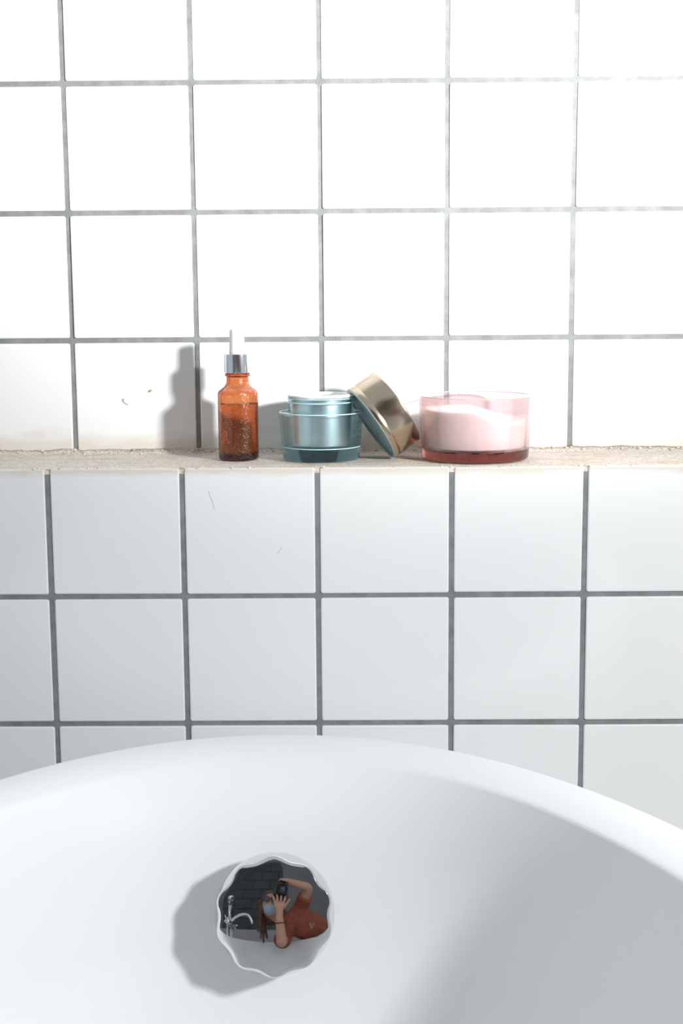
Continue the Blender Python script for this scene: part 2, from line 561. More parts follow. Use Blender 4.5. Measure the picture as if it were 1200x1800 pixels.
# crumbs of mortar lying along the back corner and the front edge: nobody could count them
def crumbs_bm():
    bm = bmesh.new()
    r2 = random.Random(11)
    for i in range(420):
        x = r2.uniform(-0.5, 0.5)
        if r2.random() < 0.35:
            x = xu[r2.randrange(-1, 6)] + r2.gauss(0, 0.006)
        backside = r2.random() < 0.7
        y = -abs(r2.gauss(0.002, 0.003)) if backside else -D + abs(r2.gauss(0.001, 0.003))
        s = abs(r2.gauss(0.0005, 0.0004)) + 0.0002
        res = bmesh.ops.create_icosphere(bm, subdivisions=1, radius=s)['verts']
        z = L + (max(0, 0.006 + y) * 0.55 if backside else -0.0002)
        for v in res:
            v.co = Vector((v.co.x * r2.uniform(.7, 1.6), v.co.y, v.co.z * 0.8)) + Vector((x, y, z))
    return bm
cr = bm_obj('mortar_crumbs', crumbs_bm(), M_MORTAR, ledge)
cr['kind'] = 'stuff'
# small marks on the tiles: a white fleck, an olive smear, two fine hairs
def blob(name, pts, th, m, parent):
    bm = bmesh.new()
    lo = [bm.verts.new((x, y, z)) for x, y, z in pts]
    c = Vector((0, 0, 0))
    for v in lo:
        c += v.co / len(lo)
    top = bm.verts.new(c + Vector((0, -th, 0)))
    for i in range(len(lo)):
        bm.faces.new((lo[i], lo[(i + 1) % len(lo)], top))
    bm.faces.new(lo)
    return bm_obj(name, bm, m, parent, True)
def mark(name, x, z, w, h, ang, th, m):
    r2 = random.Random(int(abs(x) * 1e5))
    pts = []
    for k in range(10):
        a = 2 * math.pi * k / 10
        u, v = w * math.cos(a) * r2.uniform(.75, 1.1), h * math.sin(a) * r2.uniform(.7, 1.1)
        pts.append((x + u * math.cos(ang) - v * math.sin(ang), -0.0001, L + z + u * math.sin(ang) + v * math.cos(ang)))
    return blob(name, pts, th, m, wall_u)
mark('paint_fleck', -0.1868, 0.0415, 0.0034, 0.0017, -0.75, 0.0016, M_FLECK)
mark('smear', -0.1663, 0.0503, 0.0024, 0.0009, 0.5, 0.0004, M_SMEAR)
def fibre(pts):
    return tube_bm([Vector((x, -D - 0.0004, L + z)) for x, z in pts], 0.00006, 5)
bm_obj('hair_fibre', fibre([(-0.1103, -0.0172), (-0.1090, -0.0215), (-0.1072, -0.026), (-0.1062, -0.0308)]), M_HAIR_FIBRE, wall_l, True)
bm_obj('hair_fibre', fibre([(-0.0561, -0.0603), (-0.0575, -0.0622), (-0.0592, -0.0642), (-0.0607, -0.0652)]), M_HAIR_FIBRE, wall_l, True)

# the room behind the photographer, seen only in the chrome knob
YB = -2.6
back = structure(bm_obj('wall_rear', box_bm(-1.9, 1.9, YB - 0.1, YB, 0.0, 2.4), M_PLASTER), 'dark grey plaster wall behind the photographer, mirrored in the chrome knob', 'wall')
dado = structure(bm_obj('trim_2', box_bm(-1.9, 1.9, YB, YB + 0.02, 0.0, 0.86, 0.002), M_DADO), 'pale grey lower band of the rear wall, mirrored in the chrome knob', 'wall panel')
me_dt = None
panel = structure(bm_obj('wall_dark_panel', box_bm(-1.02, 0.09, YB, YB + 0.012, 0.86, 2.2), M_DARK_GROUT), 'charcoal tiled panel on the rear wall, mirrored in the chrome knob', 'wall')
for r_ in range(8):
    for c_ in range(5):
        xa = -1.02 + 0.3 * c_ - (0.15 if r_ % 2 else 0.0)
        xb = min(xa + 0.294, 0.087)
        xa = max(xa, -1.017)
        if xb - xa < 0.05:
            continue
        za = 0.866 + 0.164 * r_
        bm_obj('tile', box_bm(xa, xb, YB + 0.010, YB + 0.020, za, za + 0.158, 0.003, 1), M_DARK_TILE, panel)

# ------------------------------------------------------------------ bathtub
TUB_A, TUB_B, TUB_N = 0.75, 0.38, 2.083
TUB_C = Vector((-0.0598 + 0.004, -0.1222 - TUB_A, 0.0))
RIM = L - 0.19
def smooth_profile(ctrl, n):
    """Catmull-Rom through control points"""
    out = []
    P = [Vector((*ctrl[0], 0))] + [Vector((*c, 0)) for c in ctrl] + [Vector((*ctrl[-1], 0))]
    for i in range(1, len(P) - 2):
        p0, p1, p2, p3 = P[i - 1], P[i], P[i + 1], P[i + 2]
        for k in range(n):
            t = k / n
            v = 0.5 * ((2 * p1) + (-p0 + p2) * t + (2 * p0 - 5 * p1 + 4 * p2 - p3) * t * t + (-p0 + 3 * p1 - 3 * p2 + p3) * t ** 3)
            out.append((v.x, v.y))
    out.append(ctrl[-1])
    return out
outer_prof = [(0.13, -0.600), (0.10, -0.595), (0.075, -0.54), (0.05, -0.44), (0.03, -0.32), (0.014, -0.2), (0.004, -0.1), (0.0, -0.05), (0.001, -0.028), (0.0088, -0.0088), (0.028, 0.0)]
inner_prof = [(0.028, 0.0), (0.045, -0.0024), (0.063, -0.0095), (0.079, -0.0225), (0.092, -0.042), (0.1025, -0.068), (0.1135, -0.100), (0.127, -0.14), (0.146, -0.19), (0.175, -0.26), (0.215, -0.34), (0.275, -0.395), (0.325, -0.418), (0.355, -0.424), (0.37, -0.425)]
prof = smooth_profile(outer_prof, 4)[:-1] + smooth_profile(inner_prof, 6)
def tub_point(d, z, t):
    c, s = math.cos(t), math.sin(t)
    b, a = TUB_B - d, TUB_A - d
    n = TUB_N + 11.0 * max(0.0, min(d, 0.12) - 0.06)          # the inside is squarer than the rim
    return Vector((math.copysign(abs(c) ** (2 / n), c) * b, math.copysign(abs(s) ** (2 / n), s) * a, RIM + z))
tub = thing('bathtub', 'white oval freestanding bathtub with rolled rim below the tiles', 'bathtub', TUB_C)
bm = bmesh.new()
SEG = 192
rings = [[bm.verts.new(tub_point(d, z, 2 * math.pi * k / SEG)) for k in range(SEG)] for d, z in prof]
for a, b in zip(rings[:-1], rings[1:]):
    for k in range(SEG):
        bm.faces.new((a[k], a[(k + 1) % SEG], b[(k + 1) % SEG], b[k]))
bm.faces.new(rings[-1])
bm.faces.new(rings[0][::-1])
tub_shell = bm_obj('tub_shell', bm, M_TUB, tub, True)

# ------------------------------------------------------------------ chrome overflow knob
el, az = math.radians(19.0), math.radians(1.7)
k_axis = Vector((math.sin(az) * math.cos(el), -math.cos(az) * math.cos(el), math.sin(el)))
FACE = Vector((-0.0557, -0.2748, L - 0.2730))
DEPTH = 0.024
knob = thing('overflow_knob', 'chrome scalloped overflow knob inside the white tub', 'knob', FACE - k_axis * DEPTH)
knob.rotation_euler = k_axis.to_track_quat('Z', 'Y').to_euler()
def knob_cap():
    bm = bmesh.new()
    seg, lobes, R = 200, 10, 0.0390
    rows = []
    DOME = 0.225
    # (radius factor, height, scallop strength)
    prof_k = [(0.80, 0.0, 0.0), (1.0, 0.0, 0.0), (1.02, 0.001, 0.0), (1.026, 0.003, 0.03), (1.026, 0.006, 0.1), (1.02, 0.010, 0.3), (1.01, 0.0145, 0.65), (1.0, 0.0185, 1.0), (0.992, 0.0199, 1.0), (0.978, 0.0206, 1.0)]
    face_r = [0.96, 0.92, 0.87, 0.8, 0.7, 0.6, 0.5, 0.4, 0.3, 0.2, 0.1]
    for f, h, s in prof_k + [(r, None, 1.0) for r in face_r]:
        ring = []
        for k in range(seg):
            th = 2 * math.pi * k / seg
            w = 1.0 - s * 0.058 * (0.5 - 0.5 * math.cos(lobes * th))
            fade = 1.0 if h is not None else max(0.0, (f - 0.3) / 0.7)
            rr = R * f * (w if h is not None else 1 - (1 - w) * fade)
            hh = h if h is not None else DEPTH - (DOME - math.sqrt(DOME ** 2 - rr ** 2)) - 0.0002 * max(0, (f - 0.9) / 0.1)
            ring.append(bm.verts.new((rr * math.sin(th), rr * math.cos(th), hh)))
        rows.append(ring)
    for a, b in zip(rows[:-1], rows[1:]):
        for k in range(seg):
            bm.faces.new((a[k], a[(k + 1) % seg], b[(k + 1) % seg], b[k]))
    c = bm.verts.new((0, 0, DEPTH))
    for k in range(seg):
        bm.faces.new((rows[-1][k], rows[-1][(k + 1) % seg], c))
    bm.faces.new(rows[0])
    return bm
bm_obj('knob_cap', knob_cap(), M_CHROME, knob, True)
lathe_obj('stem', [(0.0, -0.04), (0.027, -0.04), (0.027, 0.001), (0.0, 0.001)], M_CHROME, knob, 48)

# ------------------------------------------------------------------ amber dropper bottle
bx_, by_ = -0.0917, -0.047
bottle = thing('dropper_bottle', 'amber glass dropper bottle with silver collar and white rubber bulb', 'bottle', (bx_, by_, L))
outer = [(0.0, 0.0009), (0.0105, 0.0007), (0.0128, 0.0)] + arc(0.0136, 0.0020, 0.0020, -90, 0, 5) + [(0.0156, 0.0490)] + arc(0.0116, 0.0507, 0.0040, 0, 62, 6) + [(0.0103, 0.0567), (0.0090, 0.0588), (0.0086, 0.0605), (0.0086, 0.0640), (0.0097, 0.0646), (0.0097, 0.0664), (0.0088, 0.0668), (0.0086, 0.0740)]
inner = [(0.0066, 0.0740), (0.0066, 0.0605), (0.0072, 0.0580), (0.0098, 0.0548)] + arc(0.0105, 0.0498, 0.0033, 60, 0, 5) + [(0.0138, 0.0068)] + arc(0.0118, 0.0068, 0.0020, 0, -90, 4) + [(0.0, 0.0052)]
lathe_obj('glass_body', outer + inner, M_AMBER, bottle, 80)
lathe_obj('serum', [(0.0, 0.0050), (0.0120, 0.0047), (0.0137, 0.0060), (0.01395, 0.0075), (0.01395, 0.0440), (0.0136, 0.0433), (0.0, 0.0430)], M_AMBER_LIQ, bottle, 64)
lathe_obj('collar', [(0.0087, 0.0672), (0.0100, 0.0670), (0.0101, 0.0676), (0.0101, 0.0810)] + arc(0.0094, 0.0810, 0.0007, 0, 90, 4) + [(0.0062, 0.0817), (0.0060, 0.0740), (0.0087, 0.0740)], M_SILVER, bottle, 72, True)
lathe_obj('bulb', [(0.0, 0.0745), (0.0058, 0.0745), (0.0060, 0.0818), (0.0063, 0.0826), (0.0060, 0.0845), (0.0058, 0.0880)] + [(0.0056, 0.0950)] + arc(0.0032, 0.0985, 0.0024, 10, 80, 6) + [(0.0018, 0.1013), (0.0, 0.1017)], M_RUBBER, bottle, 48)

# ------------------------------------------------------------------ aqua cosmetic jar
jar = thing('cream_jar', 'open aqua clear plastic cream jar with silvered inner cup and threaded neck', 'jar', (-0.0275, -0.0500, L))
lathe_obj('thick_base', [(0.0, 0.0006), (0.0270, 0.0), (0.0287, 0.0006), (0.0296, 0.0022), (0.0304, 0.0104), (0.0, 0.0104)], M_AQUA_BASE, jar, 96)
lathe_obj('outer_shell', [(0.02985, 0.0106), (0.0305, 0.0106), (0.0325, 0.0352), (0.0323, 0.0362), (0.0314, 0.0366), (0.0262, 0.0366), (0.0262, 0.0352), (0.0306, 0.0350), (0.0302, 0.0340), (0.0282, 0.0106)], M_AQUA, jar, 96, True)
lathe_obj('inner_cup', [(0.0, 0.0108), (0.0212, 0.0108), (0.0225, 0.0118), (0.0236, 0.0350), (0.0238, 0.0480), (0.0228, 0.0480), (0.0226, 0.0350), (0.0210, 0.0130), (0.0, 0.0130)], M_CUP, jar, 96)
neck = [(0.0243, 0.0364), (0.0252, 0.0364), (0.0252, 0.0430), (0.0257, 0.0436), (0.0262, 0.0442), (0.0262, 0.0448), (0.0254, 0.0456), (0.0252, 0.0466), (0.0258, 0.0472), (0.0258, 0.0478), (0.0250, 0.0484), (0.0243, 0.0484)]
lathe_obj('threaded_neck', neck, M_AQUA, jar, 96, True)
lathe_obj('white_rim', [(0.0225, 0.0481), (0.0248, 0.0485), (0.0256, 0.0488), (0.0257, 0.0500), (0.0250, 0.0505), (0.0225, 0.0505), (0.0222, 0.0498)], M_WHITE_PLASTIC, jar, 96, True)
lathe_obj('cream', [(0.0, 0.0131), (0.0208, 0.0131), (0.0224, 0.0352), (0.0225, 0.0400), (0.012, 0.0415), (0.0, 0.0405)], M_CREAM, jar, 48)
def ring_obj(name, r, z, t, m_, parent):
    return lathe_obj(name, [(r + t * math.cos(a), z + t * math.sin(a)) for a in [2 * math.pi * k / 8 for k in range(8)]], m_, parent, 96, True, 80)
ring_obj('shell_lip', 0.0321, 0.0366, 0.00045, M_AQUA_EDGE, jar)  # highlight along the lip, painted as a pale ring
ring_obj('base_bright_line', 0.0303, 0.0105, 0.0004, M_AQUA_EDGE, jar)  # bright line between cup and base, painted as a pale ring
ring_obj('thread', 0.0259, 0.0446, 0.0005, M_AQUA_EDGE, jar)
ring_obj('thread', 0.0256, 0.0476, 0.0004, M_AQUA_EDGE, jar)
# fine illegible print on the right of the shell
def print_bm():
    bm = bmesh.new()
    r2 = random.Random(5)
    def quad(a0, a1, z0, z1):
        vs = []
        for a, z in ((a0, z0), (a1, z0), (a1, z1), (a0, z1)):
            r = 0.0305 + (0.0325 - 0.0305) * (z - 0.0106) / 0.0246 + 0.00012
            vs.append(bm.verts.new((r * math.sin(a), -r * math.cos(a), z)))
        bm.faces.new(vs)
    for z0, z1, a0, a1, dens in ((0.0282, 0.0318, 0.82, 1.42, 11), (0.0212, 0.0240, 0.86, 1.36, 10), (0.0176, 0.0190, 0.88, 1.34, 14), (0.0142, 0.0154, 0.92, 1.32, 14)):
        n = dens
        for k in range(n):
            a = a0 + (a1 - a0) * (k + 0.2) / n
            w = (a1 - a0) / n
            quad(a, a + w * 0.28, z0, z1)
            if r2.random() < 0.6:
                zz = r2.choice((z0, (z0 + z1) / 2, z1 - (z1 - z0) * .2))
                quad(a, a + w * 0.75, zz, zz + (z1 - z0) * 0.2)
    quad(0.80, 1.4, 0.0258, 0.0261)
    return bm
bm_obj('printed_text', print_bm(), M_PRINT, jar)

# ------------------------------------------------------------------ champagne lid leaning on the jar
lid_axis = Vector((0.815, 0.19, 0.548)).normalized()
lid = thing('jar_lid', 'champagne gold metal lid leaning on its edge against the aqua jar', 'lid', Vector((0.0112, -0.0500, L + 0.0273)))
lid.rotation_euler = lid_axis.to_track_quat('Z', 'Y').to_euler()
lr = 0.0320
lathe_obj('gold_shell', [(lr - 0.0016, 0.0), (lr - 0.0004, 0.0002), (lr, 0.0008), (lr, 0.0046), (lr - 0.00025, 0.0049), (lr - 0.00025, 0.0052), (lr, 0.0055), (lr, 0.0226)] + arc(lr - 0.0012, 0.0226, 0.0012, 0, 90, 4) + [(0.0, 0.0238), (0.0, 0.0222), (lr - 0.0017, 0.0222), (lr - 0.0017, 0.0004)], M_GOLD, lid, 96)
lathe_obj('rim_ring', [(lr - 0.0030, -0.0004), (lr - 0.0010, -0.0007), (lr - 0.0002, -0.0002), (lr - 0.0016, 0.0012), (lr - 0.0030, 0.0012)], M_LINER, lid, 96, True)
lathe_obj('liner', [(0.0, 0.0012), (lr - 0.0030, 0.0010), (lr - 0.0028, 0.0030), (0.0, 0.0030)], M_LINER, lid, 72)

# ------------------------------------------------------------------ pink glass candle jar
pj = thing('pink_glass_jar', 'pink clear glass jar half filled with white cream at the right', 'jar', (0.0914, -0.0518, L))
lathe_obj('thick_base', [(0.0, 0.0008), (0.0370, 0.0), (0.0400, 0.0006), (0.0412, 0.0020), (0.0417, 0.0086), (0.0404, 0.0086), (0.0380, 0.0076), (0.0, 0.0070)], M_PINK_BASE, pj, 112)
lathe_obj('glass_wall', [(0.0395, 0.0088), (0.0417, 0.0088), (0.0433, 0.0476)] + arc(0.0424, 0.0478, 0.0009, 0, 180, 5) + [(0.0412, 0.0440)], M_PINK, pj, 112, True)
ring_obj('rim_edge', 0.0424, 0.0487, 0.0004, M_PINK_EDGE, pj)
def cream_bm():
    bm = bmesh.new()
    seg, R = 96, 0.0384
    def top(x, y):
        t = min(1, max(0, (x + 0.006) / 0.034))
        s = t * t * (3 - 2 * t)
        return 0.0392 - 0.0082 * s - 0.0016 * min(1, max(0, (x - 0.02) / 0.02)) + 0.0012 * math.sin((y + 0.02) * 60) - 0.0010 * max(0, -x - 0.015) / 0.02
    rows = []
    for k in range(seg):
        a = 2 * math.pi * k / seg
        x, y = R * math.cos(a), R * math.sin(a)
        col = [bm.verts.new((x * 0.972, y * 0.972, 0.0096)), bm.verts.new((x * 0.985, y * 0.985, 0.0108))]
        z1 = top(x, y)
        for f in (0.3, 0.6, 0.9):
            rr = 0.985 + 0.015 * f
            col.append(bm.verts.new((x * rr, y * rr, 0.0108 + (z1 - 0.0118) * f)))
        col.append(bm.verts.new((x, y, z1 - 0.0007)))
        col.append(bm.verts.new((x * 0.985, y * 0.985, z1)))
        for f in (0.9, 0.75, 0.55, 0.35, 0.15):
            col.append(bm.verts.new((x * f, y * f, top(x * f, y * f))))
        rows.append(col)
    c0 = bm.verts.new((0, 0, 0.0096))
    c1 = bm.verts.new((0, 0, top(0, 0)))
    for k in range(seg):
        a, b = rows[k], rows[(k + 1) % seg]
        for i in range(len(a) - 1):
            bm.faces.new((a[i], b[i], b[i + 1], a[i + 1]))
        bm.faces.new((c0, b[0], a[0]))
        bm.faces.new((a[-1], b[-1], c1))
    return bm
bm_obj('cream_filling', cream_bm(), M_CREAM, pj, True)

# ------------------------------------------------------------------ bath filler beside the tub, seen in the knob
fx, fy = -0.405, -1.36
filler = thing('bath_filler', 'chrome freestanding bath filler with hand shower, mirrored at the left of the knob', 'tap', (fx, fy, 0))
for s in (-1, 1):
    bm_obj('leg', tube_bm([(0.0, s * 0.075, 0.0), (0.0, s * 0.070, 0.3), (0.0, s * 0.065, 0.70)], 0.0125, 20), M_CHROME, filler, True)
    lathe_o = lathe_obj('foot_flange', [(0, 0), (0.034, 0), (0.034, 0.004), (0.016, 0.012), (0, 0.012)], M_CHROME, filler, 40)
    lathe_o.location = (0, s * 0.075, 0)
bm_obj('mixer_body', tube_bm([(0, -0.10, 0.715), (0, -0.095, 0.715), (0, 0.095, 0.715), (0, 0.10, 0.715)], [0.018, 0.024, 0.024, 0.018], 28), M_CHROME, filler, True)
for s in (-1, 1):
    h = bm_obj('cross_handle', tube_bm([(0, s * 0.10, 0.715), (0, s * 0.145, 0.715)], 0.009, 16), M_CHROME, filler, True)
    for k in range(4):
        a = math.pi / 2 * k + 0.5
        bm_obj('handle_arm', tube_bm([(0, s * 0.14, 0.715), (0.034 * math.cos(a), s * 0.14, 0.715 + 0.034 * math.sin(a))], [0.006, 0.008], 14), M_CHROME, h, True)
bm_obj('spout', tube_bm(bez((0.0, 0, 0.72), (0.05, 0, 0.80), (0.16, 0, 0.83), (0.18, 0, 0.72), 18), 0.012, 18), M_CHROME, filler, True)
bm_obj('cradle', tube_bm([(0, 0, 0.73), (-0.01, 0, 0.80), (-0.012, 0, 0.86)], [0.012, 0.009, 0.014], 18), M_CHROME, filler, True)
bm_obj('hand_shower', tube_bm([(-0.012, -0.09, 0.86), (-0.012, -0.02, 0.87), (-0.012, 0.05, 0.895), (-0.006, 0.07, 0.905), (0.012, 0.075, 0.885)], [0.009, 0.011, 0.012, 0.02, 0.034], 24), M_CHROME, filler, True)
bm_obj('hose', tube_bm(bez((-0.012, -0.09, 0.86), (-0.02, -0.22, 0.55), (-0.03, -0.1, 0.25), (-0.01, 0.0, 0.69), 30), 0.007, 12), M_BLACK_PLASTIC, filler, True)

# ------------------------------------------------------------------ the photographer, mirrored in the knob
def cap_part(bm, p0, r0, p1, r1, n=5, seg=14):
    """tapered capsule from p0 to p1"""
    p0, p1 = Vector(p0), Vector(p1)
    t = (p1 - p0).normalized()
    pts, rad = [], []
    for k in range(4):
        a = math.pi / 2 * (k + .4) / 4.4
        pts.append(p0 - t * r0 * math.cos(a)); rad.append(r0 * math.sin(a))
    for k in range(n + 1):
        f = k / n
        pts.append(p0.lerp(p1, f)); rad.append(r0 + (r1 - r0) * f)
    for k in range(3, -1, -1):
        a = math.pi / 2 * (k + .4) / 4.4
        pts.append(p1 + t * r1 * math.cos(a)); rad.append(r1 * math.sin(a))
    t_bm = tube_bm(pts, rad, seg)
    merge(bm, t_bm)
def merge(bm, other):
    me = bpy.data.meshes.new('tmp')
    other.to_mesh(me)
    other.free()
    bm.from_mesh(me)
    bpy.data.meshes.remove(me)
def ell(bm, c, rx, ry, rz, rot=None):
    o = bmesh.new()
    vs = bmesh.ops.create_uvsphere(o, u_segments=24, v_segments=16, radius=1.0)['verts']
    for v in vs:
        co = Vector((v.co.x * rx, v.co.y * ry, v.co.z * rz))
        if rot is not None:
            co = rot @ co
        v.co = co + Vector(c)
    merge(bm, o)
def fused(name, bm, m, parent, voxel=0.006, it=4, fac=0.5):
    """fuse overlapping volumes into one continuous skin"""
    bmesh.ops.recalc_face_normals(bm, faces=bm.faces)
    me = bpy.data.meshes.new(name)
    bm.to_mesh(me)
    bm.free()
    o = bpy.data.objects.new('fuse_tmp', me)
    COL.objects.link(o)
    r = o.modifiers.new('r', 'REMESH'); r.mode = 'VOXEL'; r.voxel_size = voxel
    s = o.modifiers.new('s', 'SMOOTH'); s.factor = fac; s.iterations = it
    dg = bpy.context.evaluated_depsgraph_get()
    res = bpy.data.meshes.new_from_object(o.evaluated_get(dg))
    bpy.data.objects.remove(o)
    res.name = name
    res.materials.clear()
    return link_obj(name, res, m, parent, True)
P0 = Vector((0.58, -1.44, 0.0))
person = thing('person', 'person in rust T-shirt leaning sideways with a camera, mirrored in the chrome knob', 'person', P0)
def W(x, y, z):
    """world point, z measured from the ledge, in the person's own frame"""
    return Vector((x, y, z + L)) - P0
neck_b = W(0.05, -1.46, -0.03); chest = W(0.19, -1.48, -0.05); belly = W(0.34, -1.50, -0.105); pelvis = W(0.50, -1.53, -0.16)
sh_r, sh_l = W(0.17, -1.475, 0.075), W(0.02, -1.46, -0.165)
el_r, el_l = W(0.225, -1.30, 0.195), W(-0.005, -1.235, -0.215)
wr_r, wr_l = W(0.055, -1.245, 0.222), W(-0.02, -1.205, -0.045)
head = W(-0.085, -1.42, 0.095)
kn = {1: W(0.64, -1.22, -0.41), -1: W(0.50, -1.22, -0.43)}
an = {1: W(0.66, -1.44, -0.735), -1: W(0.51, -1.44, -0.735)}
hip = {1: W(0.56, -1.545, -0.19), -1: W(0.50, -1.545, -0.23)}
spine_rot = (neck_b - pelvis).to_track_quat('Z', 'Y').to_matrix()
bm = bmesh.new()
ell(bm, head, 0.074, 0.093, 0.112)
ell(bm, head + Vector((0.0, 0.045, -0.055)), 0.050, 0.050, 0.055)      # jaw and chin
cap_part(bm, head + Vector((0, 0.088, 0.0)), 0.009, head + Vector((0, 0.106, -0.028)), 0.013)   # nose
for s in (-1, 1):
    ell(bm, head + Vector((s * 0.074, -0.005, -0.01)), 0.012, 0.02, 0.032)   # ears
    ell(bm, head + Vector((s * 0.03, 0.083, 0.008)), 0.017, 0.012, 0.012)   # brows / eye sockets
ell(bm, head + Vector((0, 0.09, -0.058)), 0.024, 0.012, 0.012)           # lips
cap_part(bm, head + Vector((0.01, -0.02, -0.07)), 0.052, neck_b, 0.058)
cap_part(bm, neck_b, 0.07, chest, 0.115)
cap_part(bm, chest, 0.118, belly, 0.112)
cap_part(bm, belly, 0.11, pelvis, 0.135)
cap_part(bm, neck_b.lerp(chest, 0.3), 0.07, sh_r, 0.055)
cap_part(bm, neck_b.lerp(chest, 0.3), 0.07, sh_l, 0.055)
cap_part(bm, sh_r, 0.05, el_r, 0.039); cap_part(bm, el_r, 0.038, wr_r, 0.026)
cap_part(bm, sh_l, 0.05, el_l, 0.039); cap_part(bm, el_l, 0.038, wr_l, 0.026)
for s in (1, -1):
    cap_part(bm, hip[s], 0.085, kn[s], 0.055); cap_part(bm, kn[s], 0.053, an[s], 0.036)
    cap_part(bm, an[s], 0.034, an[s] + Vector((0, 0.11, -0.02)), 0.026)
# right hand over the top of the upright camera: palm behind, fingers forward over the grip
def fingers(bm, knuckles, mids, tips, r=0.0085):
    for a, b, c in zip(knuckles, mids, tips):
        cap_part(bm, a, r, b, r * 0.95, 3, 10); cap_part(bm, b, r * 0.95, c, r * 0.8, 3, 10)
pr_ = W(0.022, -1.262, 0.226)
cap_part(bm, wr_r, 0.025, pr_, 0.026)
cap_part(bm, pr_ + Vector((0.02, 0.012, 0)), 0.018, pr_ + Vector((-0.03, 0.016, 0.002)), 0.018)
kx = [0.024, 0.006, -0.012, -0.030]
fingers(bm, [W(0.022 + x, -1.246, 0.232) for x in kx], [W(0.020 + x, -1.214, 0.228) for x in kx], [W(0.018 + x, -1.200 + 0.004 * i, 0.202 + 0.003 * i) for i, x in enumerate(kx)])
cap_part(bm, pr_ + Vector((-0.02, -0.01, -0.005)), 0.012, W(-0.01, -1.292, 0.190), 0.009)      # thumb behind the body
# left hand under the lens barrel, fingers curling up its side
pl_ = W(-0.018, -1.195, 0.008)
cap_part(bm, wr_l, 0.025, pl_, 0.028)
cap_part(bm, pl_ + Vector((-0.022, 0.01, 0.01)), 0.018, pl_ + Vector((0.026, 0.0, 0.012)), 0.018)
fx_ = [-0.036, -0.018, 0.002, 0.022]
fingers(bm, [W(-0.014 + x * 0.9, -1.185, 0.030) for x in fx_], [W(-0.012 + x * 1.25, -1.172, 0.060 - 0.004 * abs(i - 1)) for i, x in enumerate(fx_)], [W(-0.010 + x * 1.45, -1.172, 0.088 - 0.007 * abs(i - 1)) for i, x in enumerate(fx_)])
cap_part(bm, pl_ + Vector((0.026, -0.01, 0.0)), 0.012, W(0.052, -1.205, 0.068), 0.009)
body = fused('body', bm, M_SKIN, person, 0.0042, 3)
# T-shirt
bm = bmesh.new()
cap_part(bm, neck_b.lerp(chest, 0.12), 0.084, chest, 0.134)
cap_part(bm, chest, 0.134, belly, 0.130)
cap_part(bm, belly, 0.130, belly.lerp(pelvis, 0.75), 0.142)
for s_, e_ in ((sh_r, el_r), (sh_l, el_l)):
    cap_part(bm, neck_b.lerp(chest, 0.3), 0.086, s_, 0.066)
    merge(bm, tube_bm([s_, s_.lerp(e_, 0.3), s_.lerp(e_, 0.62)], [0.066, 0.065, 0.066], 20))
shirt = fused('t_shirt', bm, M_RUST, person, 0.006, 3)
# small pale print on the chest of the shirt, lying on the cloth
from mathutils.bvhtree import BVHTree
sb = bmesh.new()
sb.from_mesh(shirt.data)
tree = BVHTree.FromBMesh(sb)
bm = bmesh.new()
for pts in (((0.215, -0.075), (0.228, -0.075), (0.246, -0.112), (0.238, -0.118)), ((0.264, -0.075), (0.251, -0.075), (0.238, -0.118), (0.246, -0.112))):
    vs = []
    for x, z in pts:
        hit = tree.ray_cast(W(x, -1.0, z), Vector((0, -1, 0)))[0]
        if hit is not None:
            vs.append(bm.verts.new(hit + Vector((0, 0.004, 0))))
    if len(vs) == 4:
        bm.faces.new(vs)
sb.free()
bm_obj('emblem', bm, M_EMBLEM, shirt)
# trousers and shoes
bm = bmesh.new()
cap_part(bm, belly.lerp(pelvis, 0.6), 0.132, pelvis, 0.148)
for s in (1, -1):
    cap_part(bm, pelvis, 0.12, hip[s], 0.1); cap_part(bm, hip[s], 0.1, kn[s], 0.066); cap_part(bm, kn[s], 0.066, an[s].lerp(kn[s], 0.1), 0.048)
trousers = fused('trousers', bm, M_BLACK_CLOTH, person, 0.008, 4)
for s in (1, -1):
    bm = bmesh.new()
    cap_part(bm, an[s] + Vector((0, -0.02, -0.010)), 0.042, an[s] + Vector((0, 0.14, -0.018)), 0.036)
    fused('shoe', bm, M_BLACK_PLASTIC, person, 0.006, 3)
# long brown hair, parted, falling past the shoulders
bm = bmesh.new()
ell(bm, head + Vector((0, -0.018, 0.022)), 0.088, 0.098, 0.112)
ell(bm, head + Vector((0, -0.05, -0.05)), 0.08, 0.06, 0.11)
for i, (x0, y0, x1, y1, z1, ra, rb) in enumerate(((-0.078, 0.0, -0.075, 0.03, -0.27, 0.024, 0.007), (-0.088, -0.02, -0.055, 0.0, -0.30, 0.024, 0.008), (-0.07, -0.06, -0.03, -0.05, -0.26, 0.03, 0.01), (0.075, 0.0, 0.10, 0.035, -0.15, 0.024, 0.008), (0.082, -0.02, 0.13, 0.0, -0.19, 0.024, 0.009), (0.06, -0.06, 0.10, -0.08, -0.16, 0.03, 0.01), (-0.06, 0.02, -0.098, 0.035, -0.22, 0.018, 0.006))):
    a, b = head + Vector((x0, y0, 0.03)), head + Vector((x1, y1, z1))
    mid = a.lerp(b, 0.5) + Vector((0.012 * math.sin(i * 2.1), 0.01, 0))
    cap_part(bm, a, ra, mid, (ra + rb) / 2); cap_part(bm, mid, (ra + rb) / 2, b, rb)
# keep the face clear of hair
fused('hair', bm, M_HAIR, person, 0.005, 2)
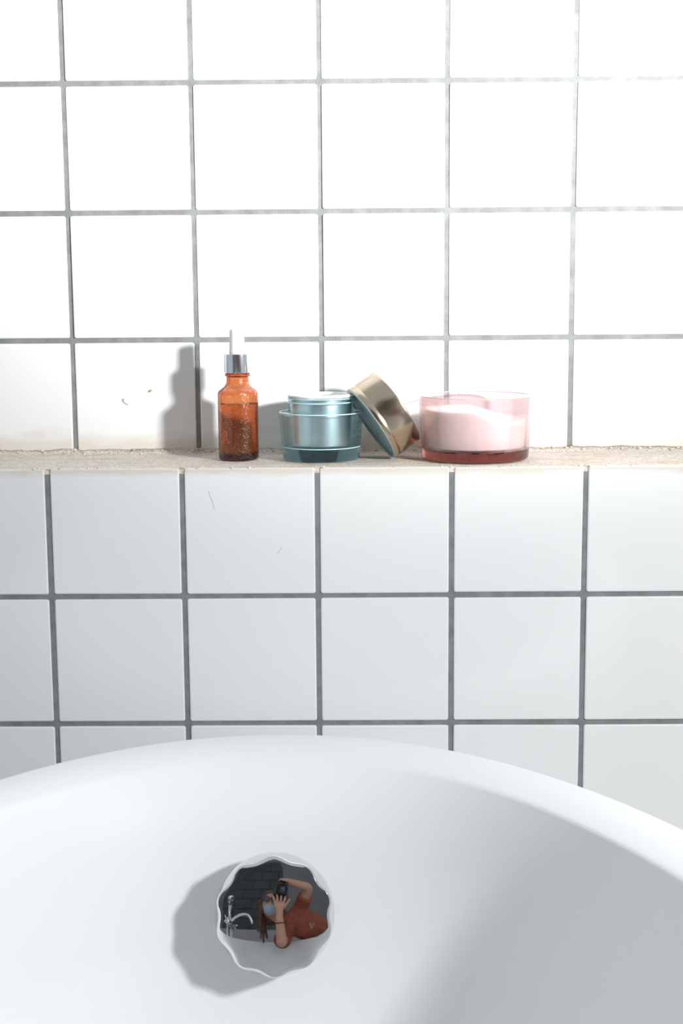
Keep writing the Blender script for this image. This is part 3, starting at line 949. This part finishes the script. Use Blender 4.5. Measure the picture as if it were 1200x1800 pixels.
# face mask, glasses and bracelet
bm = bmesh.new()
ell(bm, head + Vector((0, 0.062, -0.052)), 0.056, 0.056, 0.05)
fused('face_mask', bm, M_MASK, person, 0.004, 2)
gl_ = bm_obj('glasses', tube_bm([head + Vector((-0.009, 0.108, 0.022)), head + Vector((0.009, 0.108, 0.022))], 0.0028, 8), M_BLACK_PLASTIC, person, True)   # the bridge
for s in (-1, 1):
    ring = [head + Vector((s * 0.034 + 0.026 * math.cos(a), 0.106, 0.018 + 0.021 * math.sin(a))) for a in [2 * math.pi * k / 24 for k in range(25)]]
    bm_obj('rim', tube_bm(ring, 0.003, 8), M_BLACK_PLASTIC, gl_, True)
    ln = bmesh.new()
    vs = [ln.verts.new(p) for p in ring[:-1]]
    ext = bmesh.ops.extrude_face_region(ln, geom=[ln.faces.new(vs)])
    bmesh.ops.translate(ln, vec=(0, 0.0012, 0), verts=[v for v in ext['geom'] if isinstance(v, bmesh.types.BMVert)])
    bm_obj('dark_lens', ln, M_LENS_GLASS, gl_)
    bm_obj('temple', tube_bm([head + Vector((s * 0.06, 0.104, 0.022)), head + Vector((s * 0.078, 0.06, 0.02)), head + Vector((s * 0.08, 0.0, 0.01))], 0.0025, 8), M_BLACK_PLASTIC, gl_, True)
d_ = (wr_l - el_l).normalized()
c_ = el_l.lerp(wr_l, 0.72)
u_ = d_.orthogonal().normalized(); v_ = d_.cross(u_)
bm_obj('bracelet', tube_bm([c_ + (u_ * math.cos(a) + v_ * math.sin(a)) * 0.034 for a in [2 * math.pi * k / 32 for k in range(33)]], 0.003, 8), M_BLACK_PLASTIC, person, True)

# ------------------------------------------------------------------ her camera, held upright; the lens looks along the picture's axis
dc = thing('photo_camera', 'black camera held upright with both hands, mirrored in the chrome knob', 'camera', CAM_LOC - c_fwd * 0.02)
dc.matrix_world = Matrix.Translation(CAM_LOC - c_fwd * 0.02) @ m3.to_4x4()      # local -z looks forward, x right, y up
def lat_z(name, prof_, m_, parent, seg=56):
    return lathe_obj(name, prof_, m_, parent, seg)
lat_z('lens_barrel', [(0.026, 0.012), (0.0365, 0.0), (0.0385, 0.001), (0.0385, 0.028), (0.0375, 0.030), (0.0385, 0.032), (0.0385, 0.058), (0.0345, 0.062), (0.0345, 0.092), (0.0, 0.092), (0.0, 0.012)], M_BLACK_PLASTIC, dc)
lat_z('front_glass', [(0.0, 0.006), (0.014, 0.0075), (0.0262, 0.0125), (0.0262, 0.0135), (0.0, 0.0135)], M_LENS_GLASS, dc)
bm_obj('camera_body', box_bm(-0.040, 0.048, -0.072, 0.072, 0.088, 0.128, 0.008, 3), M_BLACK_PLASTIC, dc)
bm_obj('grip', box_bm(-0.034, 0.044, 0.046, 0.076, 0.062, 0.128, 0.010, 3), M_BLACK_PLASTIC, dc)
bm_obj('viewfinder_hump', box_bm(-0.066, -0.036, -0.028, 0.026, 0.080, 0.138, 0.009, 3), M_BLACK_PLASTIC, dc)
